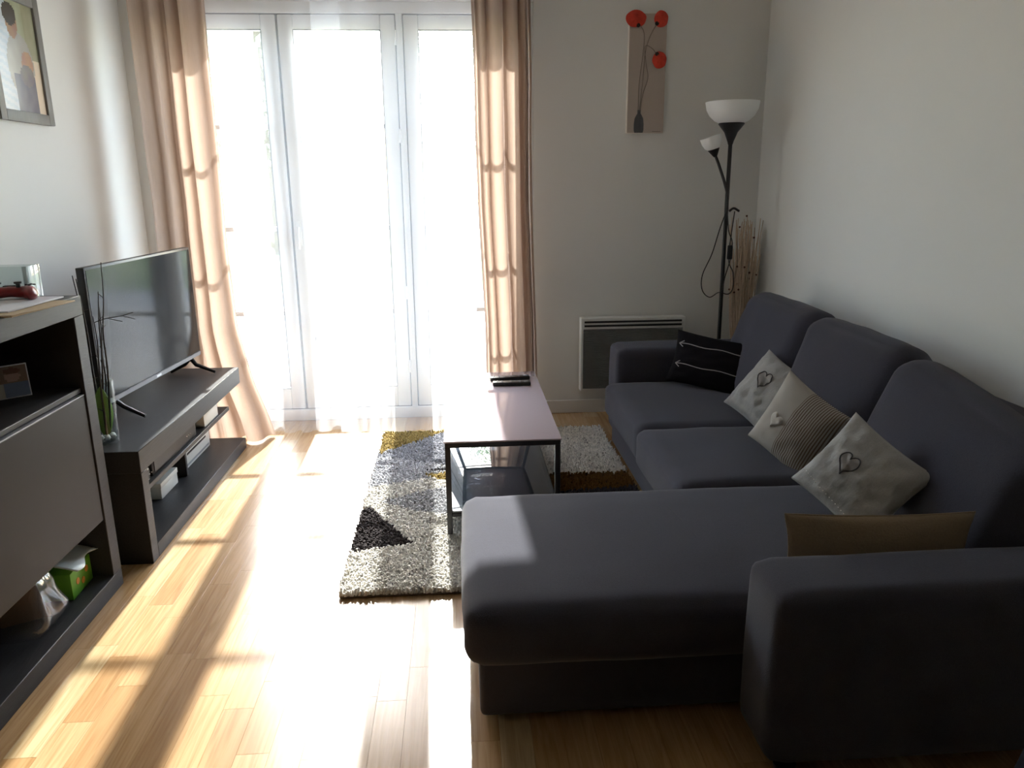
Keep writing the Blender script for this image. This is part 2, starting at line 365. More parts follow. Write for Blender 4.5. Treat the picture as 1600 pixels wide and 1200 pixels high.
# ------------------------------------------------------------------ outside
struct(bx('terrace', (-9, YB + .28, -.16), (9, 10.5, -.10), 'outdoor_paving'))
struct(bx('lawn', (-40, 10.5, -.2), (40, 60, -.14), 'lawn_green'))
def tree(x, y, h, r, seed, label, name='garden_tree'):
    rnd = np.random.default_rng(seed); t = thing(name, (x, y, -.14), label, 'tree', 'trees beyond the terrace')
    MB().tube(smooth_pts([(0, 0, 0), (.05, .03, h * .3), (-.04, .02, h * .6), (0, 0, h * .8)], 4), [.14 - .005 * i for i in range(13)], 8).build('trunk', 'bark', t, True)
    n = 5200; d = rnd.normal(size=(n, 3)); d /= np.linalg.norm(d, axis=1)[:, None]; rad = rnd.uniform(.35, 1, n) ** .5
    lump = 1 + .22 * np.sin(d[:, 0] * 5 + seed) * np.sin(d[:, 2] * 4 + seed)
    c = d * (rad * lump)[:, None] * np.array([r, r, h * .36]) + np.array([0, 0, h * .64])
    a = rnd.normal(size=(n, 3)); b = rnd.normal(size=(n, 3)); a /= np.linalg.norm(a, axis=1)[:, None]; b -= (a * b).sum(1)[:, None] * a; b /= np.linalg.norm(b, axis=1)[:, None]
    s = rnd.uniform(.06, .13, n)[:, None]; vs = np.stack([c - a * s, c + b * s * .5, c + a * s, c - b * s * .5], 1).reshape(-1, 3)
    m = MB(); m.v = [tuple(p) for p in vs]; m.f = [(4 * i, 4 * i + 1, 4 * i + 2, 4 * i + 3) for i in range(n)]
    me = bpy.data.meshes.new('crown'); me.from_pydata(m.v, [], m.f); me.materials.append(M['foliage']); o = bpy.data.objects.new('crown', me); COL.objects.link(o); o.parent = t; o['kind'] = 'stuff'
tree(-3.9, 17.0, 6.0, 2.3, 1, 'leafy tree seen faintly through the door leaf beside the television')
tree(1.3, 19.0, 6.6, 2.6, 2, 'leafy tree seen faintly through the door leaf beside the radiator wall')

# ------------------------------------------------------------------ curtains
def fold_sheet(name, xl, xr, yc, amp, nf, m, label, group, ztop=2.40, zbot=.012, nu=90, nv=46, ph=0., seed=0, jitter=.25, ga=None, ex=.75):
    vs = []; fs = []
    for j in range(nv + 1):
        v = j / nv; z = ztop + (zbot - ztop) * v
        for i in range(nu + 1):
            u = i / nu
            uu = u + .035 * math.sin(u * 9 + seed) + jitter * .05 * noise.noise(Vector((u * 4 + seed, v * 1.3, 0)))
            x = xl(z) + (xr(z) - xl(z)) * u
            w = math.sin(2 * PI * nf * uu + ph); w = math.copysign(abs(w) ** ex, w) * (ga(u) if ga else 1)
            y = yc(z, u) + amp(z) * w + .012 * noise.noise(Vector((u * 6 + seed, z * 1.7, 3)))
            x += .25 * amp(z) * math.cos(2 * PI * nf * uu + ph) * math.sin(PI * u) * (ga(u) if ga else 1) + .004 * noise.noise(Vector((u * 5, z * 3, seed)))
            vs.append((x, y, z))
    for j in range(nv):
        for i in range(nu): a = j * (nu + 1) + i; fs.append((a, a + 1, a + nu + 2, a + nu + 1))
    me = bpy.data.meshes.new(name); me.from_pydata(vs, [], fs); me.materials.append(M[m])
    for p in me.polygons: p.use_smooth = True
    o = bpy.data.objects.new(name, me); COL.objects.link(o); return tag(o, label, 'curtain', group)
def lerp(tab):
    xs = [a for a, b in tab]; ys = [b for a, b in tab]
    return lambda z: float(np.interp(z, xs, ys))
yleft = lerp([(0, 3.955), (.35, 3.965), (.7, 4.0), (1.2, 4.03), (2.4, 4.04)])
dl = fold_sheet('drape', lerp([(0, -1.49), (.5, -1.51), (2.4, -1.525)]), lerp([(0, -1.00), (.12, -1.03), (.3, -1.09), (.6, -1.155), (1.1, -1.175), (2.4, -1.17)]),
    lambda z, u: yleft(z), lerp([(0, .058), (.5, .062), (2.4, .060)]), 4.4, 'drape_cloth',
    'beige drape pooling on the floor beside the television stand', 'beige drapes', nu=200, ph=1.2, seed=2, ga=lerp([(0, .25), (.45, .3), (.65, 1), (1, 1)]), ex=.55)
dr = fold_sheet('drape', lerp([(0, .13), (.6, .125), (1.2, .10), (2.4, .085)]), lerp([(0, .42), (.5, .405), (1.2, .385), (2.4, .378)]),
    lambda z, u: 4.065, lerp([(0, .066), (2.4, .062)]), 4.2, 'drape_cloth', 'beige drape gathered in folds beside the bare wall with the radiator', 'beige drapes', nu=220, ph=.5, seed=5, ex=.55)
ys = lerp([(0, 4.02), (.3, 4.10), (.8, 4.19), (2.4, 4.205)])
s1 = fold_sheet('sheer_curtain', lerp([(0, -1.14), (2.4, -1.24)]), lerp([(0, -.60), (1, -.58), (2.4, -.56)]), lambda z, u: ys(z) + .024, lerp([(0, .022), (2.4, .012)]), 5, 'sheer_cloth',
    'white sheer curtain hanging next to the drape by the television', 'white sheer curtains', ph=.3, seed=8, nu=140)
s2 = fold_sheet('sheer_curtain', lerp([(0, -.66), (1, -.70), (2.4, -.70)]), lerp([(0, .02), (1, .12), (2.4, .16)]), lambda z, u: ys(z) - .030, lerp([(0, .026), (2.4, .013)]), 5, 'sheer_cloth',
    'white sheer curtain hanging in front of the middle door leaf', 'white sheer curtains', ph=2.0, seed=11, nu=140)
rod = thing('curtain_rod', (0, 4.06, 2.425), 'dark metal curtain rod above the balcony door', 'curtain rod')
MB().tube([(-1.62, 0, 0), (.52, 0, 0)], .011, 12).build('pole', 'black_metal', rod, True)
for x in (-1.625, .525): MB().lathe([(.001, -.022), (.016, -.015), (.021, 0), (.016, .015), (.001, .022)], 12, (x, 0, 0)).build('finial', 'black_metal', rod, True)
for x in (-1.59, .46): MB().tube([(x, 0, 0), (x, .240, 0)], .008).box((x - .02, .233, -.03), (x + .02, .240, .03), .003).build('bracket', 'black_metal', rod, True)

# ------------------------------------------------------------------ corner sofa
def sofa():
    s = thing('corner_sofa', (1.1, 2.6, 0), 'dark grey fabric corner sofa with chaise and low arms along the wall', 'sofa')
    ox, oy = 1.1, 2.6
    def T(p): return (p[0] - ox, p[1] - oy, p[2])
    def B(name, lo, hi, m='sofa_fabric', bev=.015, par=s): return MB().box(T(lo), T(hi), bev, 3).build(name, m, par, True)
    def cush(name, lo, hi, r, puff, wr=.003, seed=0, cuts=16, par=s, taper=None):
        size = [hi[i] - lo[i] for i in range(3)]; c = T([(hi[i] + lo[i]) / 2 for i in range(3)])
        o = soft_box(size, r, puff, cuts, wr, seed, taper).build(name, 'sofa_fabric', par, True, angle=None); o.location = c; return o
    B('base', (.745, 2.29, .03), (1.60, 3.68, .20)); B('chaise_base', (.022, 1.645, .022), (1.60, 2.285, .20))
    B('back_frame', (1.50, 1.42, .045), (1.64, 3.86, .665), bev=.03)
    cush('seat_cushion', (.70, 2.925, .185), (1.30, 3.665, .345), .035, (.004, .004, .012), seed=1)
    cush('seat_cushion', (.69, 2.31, .185), (1.30, 2.925, .345), .035, (.004, .004, .014), seed=2)
    cc = cush('chaise_cushion', (-.012, 1.592, .185), (1.30, 2.31, .345), .045, (.006, .004, .016), seed=3, cuts=22)
    # seam across the chaise top and a tuck
    MB().tube(smooth_pts([(x - .644, y - 1.951, z) for x, y, z in ((.60, 2.20, .084), (.62, 2.0, .0895), (.645, 1.8, .087), (.66, 1.69, .080))], 5), .0065, 8).build('seam', 'sofa_fabric', cc, True)
    # arms
    def arm(name, lo, hi, seed):
        return cush(name, lo, hi, .035, (.006, .006, .006), .002, seed, 14)
    arm('armrest', (.645, 1.385, .05), (1.60, 1.585, .474), 4)
    arm('armrest', (.765, 3.665, .05), (1.60, 3.895, .505), 5)
    # back cushions, leaning on the frame
    for k, (y0, y1, h, xt, zt) in enumerate(((2.965, 3.655, .50, 1.40, .79), (2.30, 2.975, .49, 1.385, .765), (1.60, 2.30, .46, 1.32, .725))):
        hb = .325; xb = 1.205 if k == 2 else 1.235; lean = math.atan2(xt - xb, zt - hb)
        o = soft_box((.18, y1 - y0, h), .075, (.028, .006, .012), 16, .004, 20 + k).build('back_cushion', 'sofa_fabric', s, True, angle=None)
        o.rotation_euler = (.15 if k == 2 else 0, lean, 0)
        xc = xb + math.sin(lean) * h / 2 + .09 * math.cos(lean); zc = hb + math.cos(lean) * h / 2 - (.04 if k == 2 else .02)
        o.location = T((xc, (y0 + y1) / 2, zc))
    for (x, y) in ((.09, 1.72), (.09, 2.20), (.80, 3.62), (1.55, 1.45), (1.55, 3.8), (.70, 1.42)):
        MB().lathe([(.020, 0), (.026, .04)], 12, T((x, y, 0))).build('foot', 'sofa_foot', s, True)
    return s
sofa()

# ------------------------------------------------------------------ pillows
def pf(u, v): return max(0, (1 - u * u)) ** .42 * max(0, (1 - v * v)) ** .42
def pillow(name, w, h, t, m, c, xa, n, label, group=None, seed=0, wr=.006, parent=None):
    """w along local X, h along local Z, front faces local -Y"""
    N = 28; vs = []; fs = []
    def P(u, v, s):
        x = w / 2 * u * (1 - .075 * (1 - v * v)); z = h / 2 * v * (1 - .075 * (1 - u * u))
        y = s * t / 2 * pf(u, v)
        y += s * wr * pf(u, v) * (noise.noise(Vector((u * 2.2 + seed, v * 5, 0))) + .7 * noise.noise(Vector((u * 6 + seed, v * 3, 5))) + .16 * (1 - abs(noise.noise(Vector((u * 3 + v * 4 + seed, v * 2 - u * 1.5, 9)))) * 4))
        return (x, y, z)
    for s in (-1, 1):
        for j in range(N + 1):
            for i in range(N + 1): vs.append(P(math.sin(PI / 2 * (2 * i / N - 1)), math.sin(PI / 2 * (2 * j / N - 1)), s))
    K = (N + 1) ** 2
    for s in (0, 1):
        for j in range(N):
            for i in range(N):
                a = s * K + j * (N + 1) + i; q = (a, a + 1, a + N + 2, a + N + 1); fs.append(q if s == 0 else q[::-1])
    me = bpy.data.meshes.new(name); me.from_pydata(vs, [], fs); b = bmesh.new(); b.from_mesh(me); bmesh.ops.remove_doubles(b, verts=b.verts, dist=1e-5); bmesh.ops.recalc_face_normals(b, faces=b.faces); b.to_mesh(me); b.free()
    for p in me.polygons: p.use_smooth = True
    me.materials.append(M[m]); root = thing(name, c, label, 'pillow', group)
    n = Vector(n).normalized(); xa = Vector(xa); xa = (xa - n * xa.dot(n)).normalized(); z = n.cross(xa)
    if False: z = -z
    R = Matrix((xa, -n, z)).transposed()
    root.rotation_euler = R.to_euler()
    o = bpy.data.objects.new('cover', me); COL.objects.link(o); o.parent = root
    rim = [P(u, v, -1) for u, v in [(i / 8, -1) for i in range(-8, 8)] + [(1, i / 8) for i in range(-8, 8)] + [(-i / 8, 1) for i in range(-8, 8)] + [(-1, -i / 8) for i in range(-8, 9)]]
    MB().tube([(p[0], 0, p[2]) for p in rim], .0025, 6).build('piping', m, root, True)
    def S(x, z, off=.0015):
        u = x / (w / 2); v = z / (h / 2)
        for _ in range(3): u, v = x / (w / 2 * (1 - .075 * (1 - v * v))), z / (h / 2 * (1 - .075 * (1 - u * u)))
        p = P(u, v, -1); return (x, p[1] - off, z)
    return root, S
def heart(s, cx=0, cz=0, rot=0, n=40):
    out = []
    for k in range(n + 1):
        t = 2 * PI * k / n; x = 16 * math.sin(t) ** 3 / 17 * .85; z = (13 * math.cos(t) - 5 * math.cos(2 * t) - 2 * math.cos(3 * t) - math.cos(4 * t)) / 17
        x, z = x * math.cos(rot) - z * math.sin(rot), x * math.sin(rot) + z * math.cos(rot); out.append((cx + s * x, cz + s * z))
    return out
def heart_parts(root, S, hs, patch, thread, off=.003):
    m = MB(); c = (sum(p[0] for p in hs) / len(hs), sum(p[1] for p in hs) / len(hs)); vs = [S(*c, off)]; fs = []
    rings = 5
    for r in range(1, rings + 1):
        for p in hs[:-1]: vs.append(S(c[0] + (p[0] - c[0]) * r / rings, c[1] + (p[1] - c[1]) * r / rings, off if r < rings else .0))
    n = len(hs) - 1
    for k in range(n): fs.append((0, 1 + k, 1 + (k + 1) % n))
    for r in range(rings - 1):
        for k in range(n): fs.append((1 + r * n + k, 1 + (r + 1) * n + k, 1 + (r + 1) * n + (k + 1) % n, 1 + r * n + (k + 1) % n))
    m.add(vs, fs); h = m.build('heart_patch', patch, root, True, angle=None)
    if thread: MB().tube([S(p[0], p[1], .003) for p in hs], .0019, 5).build('stitching', thread, h, True)
pil, S = pillow('throw_pillow', .285, .285, .10, 'linen_grey', (1.235, 2.955, .470), (.27, -.93, -.26), (-.74, -.37, .56), 'grey linen pillow with outlined heart beside the black arrow pillow', 'heart pillows', 1, .014)
heart_parts(pil, S, heart(.042, -.012, .035, .15), 'heart_patch', 'heart_thread')
pil, S = pillow('throw_pillow', .285, .285, .115, 'linen_striped', (1.150, 2.47, .478), (.48, -.76, -.40), (-.82, -.50, .22), 'striped beige pillow with pale raised heart between two grey heart pillows', 'heart pillows', 2, .006)
heart_parts(pil, S, heart(.034, -.055, -.01, -.1), 'heart_lace', None, .008)
pil, S = pillow('throw_pillow', .285, .265, .11, 'linen_grey', (1.118, 1.98, .488), (.40, -.82, -.40), (-.66, -.55, .50), 'grey linen pillow with outlined heart and white dotted stitch line', 'heart pillows', 3, .014)
heart_parts(pil, S, heart(.038, -.03, .01, .05), 'heart_patch', 'heart_thread')
db = MB()
for k in range(17):
    p = S(-.125 + .0125 * k * .95, -.085 - .0012 * k, .002); db.lathe([(.0005, -.002), (.0022, 0), (.0005, .002)], 6, p, cap=False)
db.build('dotted_stitch', 'stitch_white', pil, True)['kind'] = 'stuff'
pil, S = pillow('throw_pillow', .40, .25, .10, 'black_cloth', (1.175, 3.47, .472), (.80, -.58, -.10), (-.52, -.78, .33), 'black pillow with two silver arrows leaning on the armrest beside the radiator', None, 4)
for (x0, x1, z, flip) in ((-.17, .15, .062, False), (-.165, .17, -.035, True)):
    m = MB(); a = [S(x0 + (x1 - x0) * k / 12, z + .003 * math.sin(k), .002) for k in range(13)]; m.tube(a, .0022, 5)
    hx = x0
    for s in (-1, 1):
        m.tube([S(hx, z, .003), S(hx + .022, z + s * .014, .003)], .0024, 5)
        for q in range(3): m.tube([S(x1 - .008 * q - .004, z, .003), S(x1 - .008 * q + .008, z + s * .012, .003)], .0018, 5)
    m.build('arrow', 'arrow_silver', pil, True)
pillow('throw_pillow', .47, .22, .085, 'linen_beige', (1.00, 1.660, .415), (1, -.03, -.015), (-.03, -.95, .05), 'beige pillow standing upright against the armrest at the chaise end', None, 6, .004)

# ------------------------------------------------------------------ rug
RX0, RX1, RY0, RY1 = -.42, .735, 2.287, 3.955
def in_poly(p, poly):
    x, y = p; r = False; j = len(poly) - 1
    for i in range(len(poly)):
        if (poly[i][1] > y) != (poly[j][1] > y) and x < (poly[j][0] - poly[i][0]) * (y - poly[i][1]) / (poly[j][1] - poly[i][1]) + poly[i][0]: r = not r
        j = i
    return r
RUG = [((.34, .25, .085), [(-.43, 4.0), (-.10, 4.0), (-.10, 3.93), (-.43, 3.60)]),
       ((.05, .042, .042), [(-.43, 2.96), (-.39, 2.96), (-.20, 2.62), (-.43, 2.57)]),
       ((.34, .345, .37), [(-.10, 4.0), (.30, 4.0), (.02, 3.30), (-.12, 3.45), (-.43, 3.58), (-.43, 3.60), (-.10, 3.93)]),
       ((.50, .50, .52), [(-.43, 3.58), (-.12, 3.45), (-.05, 3.30), (-.43, 3.18)]),
       ((.035, .03, .03), [(-.20, 3.36), (-.02, 3.40), (.0, 3.33)]), ((.34, .25, .085), [(-.19, 3.32), (.06, 3.34), (.06, 3.22), (-.12, 3.25)]),
       ((.48, .48, .49), [(-.36, 3.02), (.02, 3.22), (.30, 3.0), (.10, 2.80), (-.22, 2.92)]),
       ((.12, .058, .012), [(.24, 3.27), (.77, 3.27), (.77, 3.05), (.30, 3.02)]), ((.05, .042, .042), [(.25, 3.05), (.77, 3.10), (.77, 2.98), (.3, 2.95)]),
       ((.34, .25, .085), [(.2, 2.75), (.77, 2.9), (.77, 2.5)]), ((.34, .345, .37), [(.05, 2.285), (.77, 2.285), (.77, 2.45), (.3, 2.6)])]
def rug():
    t = thing('area_rug', ((RX0 + RX1) / 2, (RY0 + RY1) / 2, 0), 'shaggy cream rug with grey, ochre and dark triangles under the coffee table', 'rug')
    cx, cy = (RX0 + RX1) / 2, (RY0 + RY1) / 2
    bx('backing', (RX0 - cx, RY0 - cy, .001), (RX1 - cx, RY1 - cy, .010), 'rug_backing', t, .003)
    rnd = np.random.default_rng(4); st = .0068; xs = np.arange(RX0 + .003, RX1, st); ysr = np.arange(RY0 + .003, RY1, st)
    gx, gy = np.meshgrid(xs, ysr); gx = gx.ravel() + rnd.normal(0, .0022, gx.size); gy = gy.ravel() + rnd.normal(0, .0022, gy.size); n = gx.size
    cols = np.tile(np.array([.74, .71, .65]), (n, 1))
    for c, poly in RUG:
        msk = np.array([in_poly((a, b), poly) for a, b in zip(gx, gy)]); cols[msk] = c
    dark = rnd.uniform(size=n) < .05; cols *= rnd.uniform(.72, 1.15, n)[:, None]; cols[dark] *= .45
    hgt = rnd.uniform(.020, .032, n); ang = rnd.uniform(0, 2 * PI, n); ln = rnd.uniform(.002, .012, n); wd = .0066
    tx, ty = gx + np.cos(ang) * ln, gy + np.sin(ang) * ln
    k = 4; vs = []
    for i in range(k):
        a = ang + 2 * PI * i / k; vs.append(np.stack([gx - cx + np.cos(a) * wd * .8, gy - cy + np.sin(a) * wd * .8, np.full(n, .009)], 1))
    for i in range(k):
        a = ang + 2 * PI * i / k; vs.append(np.stack([tx - cx + np.cos(a) * wd * .55, ty - cy + np.sin(a) * wd * .55, hgt], 1))
    V = np.stack(vs, 1).reshape(-1, 3); base = np.arange(n)[:, None] * 2 * k
    quads = [[i, (i + 1) % k, k + (i + 1) % k, k + i] for i in range(k)] + [[k, k + 1, k + 2, k + 3]]
    Fq = (base[:, None, :] + np.array(quads)[None]).reshape(-1, 4)
    me = bpy.data.meshes.new('pile'); me.vertices.add(len(V)); me.vertices.foreach_set('co', V.astype(np.float32).ravel())
    me.loops.add(Fq.size); me.loops.foreach_set('vertex_index', Fq.astype(np.int32).ravel()); me.polygons.add(len(Fq)); me.polygons.foreach_set('loop_start', np.arange(0, Fq.size, 4, dtype=np.int32))
    me.update(calc_edges=True); at = me.color_attributes.new('Col', 'FLOAT_COLOR', 'POINT')
    cc = np.ones((n, 2 * k, 4), np.float32); cc[:, :, :3] = cols[:, None, :]; at.data.foreach_set('color', cc.ravel())
    me.materials.append(M['rug_pile']); o = bpy.data.objects.new('pile', me); COL.objects.link(o); o.parent = t; o['kind'] = 'stuff'
rug()

# ------------------------------------------------------------------ coffee table and remotes
TX0, TX1, TY0, TY1, TZ0, TZ = -.072, .352, 2.665, 3.70, .0325, .400
def coffee_table():
    cx, cy = (TX0 + TX1) / 2, (TY0 + TY1) / 2
    t = thing('coffee_table', (cx, cy, TZ0), 'long coffee table with pinkish glass top, glass shelf and black metal frame', 'table')
    hx, hy = (TX1 - TX0) / 2, (TY1 - TY0) / 2; H = TZ - TZ0; b = .020
    for sx in (-1, 1):
        for sy in (-1, 1): MB().box((sx * hx - (b if sx > 0 else 0), sy * hy - (b if sy > 0 else 0), 0), (sx * hx + (0 if sx > 0 else b), sy * hy + (0 if sy > 0 else b), H - .024), .002, 1).build('leg', 'black_metal', t, True)
    for z0, z1 in ((H - .026, H - .006), (.070, .086)):
        for sx in (-1, 1): MB().box((sx * hx - (b if sx > 0 else 0) , -hy + b, z0), (sx * hx + (0 if sx > 0 else b), hy - b, z1), .002, 1).build('rail', 'black_metal', t, True)
        for sy in (-1, 1): MB().box((-hx + (0 if z0 > .2 else b), sy * hy - (b if sy > 0 else 0), z0), (hx - (0 if z0 > .2 else b), sy * hy + (0 if sy > 0 else b), z1), .002, 1).build('rail', 'black_metal', t, True)
    MB().box((-hx - .004, -hy - .004, H - .006), (hx + .004, hy + .004, H), .002, 2).build('glass_top', 'table_glass', t, True)
    MB().box((-hx + .004, -hy + .004, .086), (hx - .004, hy - .004, .092), .002, 2).build('glass_shelf', 'shelf_glass', t, True)
coffee_table()
def remote(x, y, rz, L, label):
    t = thing('remote_control', (x, y, TZ), label, 'remote', 'remote controls on the coffee table', rz)
    MB().box((-L / 2, -.021, 0), (L / 2, .021, .018), .006, 3).build('case', 'black_plastic', t, True)
    for i in range(7):
        for j in range(3):
            if (i + j) % 4: MB().lathe([(.0035, 0), (.0035, .0015), (.002, .0022)], 8, (-L / 2 + .022 + i * (L - .05) / 6, -.011 + j * .011, .0178)).build('button', 'grey_button', t, True)
    MB().lathe([(.010, 0), (.010, .0012), (.004, .002)], 14, (L / 2 - .02, 0, .0178)).build('navigation_pad', 'grey_button', t, True)
remote(.225, 3.445, -.03, .175, 'shorter black remote control with a straight case on the coffee table')
remote(.222, 3.545, .10, .19, 'longer black remote control lying slightly askew beside the shorter one')

# ------------------------------------------------------------------ television stand with its contents
def tv_stand():
    X0, X1, Y0, Y1 = -1.56, -1.12, 2.588, 3.845
    cx, cy = (X0 + X1) / 2, (Y0 + Y1) / 2
    t = thing('tv_stand', (cx, cy, 0), 'low dark grey wooden television stand with open shelves', 'tv stand')
    def B(n, lo, hi, m='dark_wood', bv=.002): return MB().box((lo[0] - cx, lo[1] - cy, lo[2]), (hi[0] - cx, hi[1] - cy, hi[2]), bv, 1).build(n, m, t, True)
    B('top_board', (X0, Y0, .345), (X1, Y1, .425)); B('side_panel', (X0, Y0, 0), (X1, Y0 + .055, .345)); B('bottom_board', (X0, Y0 + .055, 0), (X1, Y1, .055))
    B('shelf', (X0 + .02, Y0 + .055, .232), (X1 - .035, 3.74, .252), 'dark_wood_inner'); B('divider', (X0 + .02, 3.31, .055), (-1.235, 3.33, .232), 'dark_wood_inner')
    B('support_post', (X0 + .02, 3.66, .055), (X0 + .16, 3.70, .232), 'dark_wood_inner'); B('support_post', (X0 + .02, 3.66, .252), (X0 + .16, 3.70, .345), 'dark_wood_inner'); B('back_panel', (X0, Y0 + .055, .055), (X0 + .012, 3.35, .345), 'dark_wood_inner')
tv_stand()
def device(name, lo, hi, m, label, cat, extra=None):
    c = ((lo[0] + hi[0]) / 2, (lo[1] + hi[1]) / 2, lo[2]); t = thing(name, c, label, cat)
    MB().box((lo[0] - c[0], lo[1] - c[1], 0), (hi[0] - c[0], hi[1] - c[1], hi[2] - lo[2]), .004, 2).build('case', m, t, True)
    if extra: extra(t, (hi[0] - lo[0]) / 2, (hi[1] - lo[1]) / 2, hi[2] - lo[2])
def set_top(t, hx, hy, h):
    bx('front_panel', (hx, -hy * .92, h * .15), (hx + .002, hy * .92, h * .85), 'device_black', t)
    for k in range(3): MB().lathe([(.003, -.001), (.003, .001)], 8, (0, 0, 0)).build('indicator', 'tv_mark', t).location = (hx + .003, hy * .5 + .02 * k, h * .5)
def console(t, hx, hy, h):
    bx('disc_slot', (hx - .001, -hy * .7, h * .52), (hx + .001, hy * .7, h * .60), 'device_black', t)
    bx('vent_strip', (hx - .001, -hy * .9, h * .10), (hx + .001, hy * .9, h * .18), 'device_grey', t)
def boxlid(t, hx, hy, h): bx('lid', (-hx - .002, -hy - .002, h * .72), (hx + .002, hy + .002, h + .003), 'device_white', t, .002)
device('set_top_box', (-1.46, 2.80, .252), (-1.17, 3.30, .318), 'device_black', 'wide black set-top box on the shelf of the stand', 'electronics', set_top)
device('storage_box', (-1.40, 3.40, .252), (-1.165, 3.60, .325), 'device_white', 'pale box on the open end of the stand shelf', 'box', boxlid)
device('router', (-1.38, 2.655, .252), (-1.17, 2.775, .30), 'device_grey', 'small grey box beside the wide set-top box on the stand shelf', 'electronics', set_top)
device('game_console', (-1.385, 3.36, .055), (-1.265, 3.74, .172), 'device_white', 'white game console standing under the shelf of the stand', 'console', console)
device('small_white_box', (-1.40, 3.05, .055), (-1.25, 3.24, .122), 'device_white', 'small white box on the bottom board of the stand beside the divider', 'box', boxlid)
device('grey_storage_box', (-1.42, 2.78, .055), (-1.27, 3.0, .16), 'device_grey', 'grey box with white lid between stand side panel and small white box', 'box', boxlid)
def tray():
    t = thing('wooden_tray', (-1.475, 3.785, .055), 'small reddish wooden tray on the bottom board near the curtain', 'tray')
    MB().box((-.07, -.05, 0), (.07, .05, .012), .004).build('tray_base', 'reddish_wood', t, True)
    for s in (-1, 1): MB().box((-.07, s * .05 - .005, .010), (.07, s * .05 + .005, .03), .003).build('rim', 'reddish_wood', t, True)
tray()
def television():
    a = Vector((-1.372, 2.905)); b = Vector((-1.305, 3.835)); c = (a + b) / 2; L = (b - a).length; rz = math.atan2(b.y - a.y, b.x - a.x) - PI / 2
    t = thing('television', (c.x, c.y, .425), 'black flat-screen television on splayed feet standing on the low stand', 'television', rz=rz)
    h0, h1 = .072, .598
    MB().box((-.055, -L / 2 + .12, h0 + .03), (-.015, L / 2 - .12, h0 + .35), .012).build('rear_housing', 'black_plastic', t, True)
    MB().box((-.018, -L / 2, h0), (.012, L / 2, h1), .003).build('bezel', 'black_plastic', t, True)
    bx('screen', (.0115, -L / 2 + .010, h0 + .024), (.0135, L / 2 - .010, h1 - .010), 'tv_screen', t)
    bx('lower_strip', (.012, -L / 2 + .004, h0 + .002), (.0145, L / 2 - .004, h0 + .020), 'grey_button', t)
    bx('brand_mark', (.0142, -.022, h0 + .006), (.0155, .022, h0 + .015), 'tv_mark', t)
    for s in (-1, 1):
        y = s * (L / 2 - .10)
        m = MB().tube([(0, y, h0 + .005), (.03, y + s * -.01, .045), (.115, y + s * .0, .007)], [.011, .010, .007], 8).tube([(0, y, h0 + .005), (-.03, y, .045), (-.10, y, .007)], [.011, .010, .007], 8)
        m.build('foot', 'black_plastic', t, True)
television()

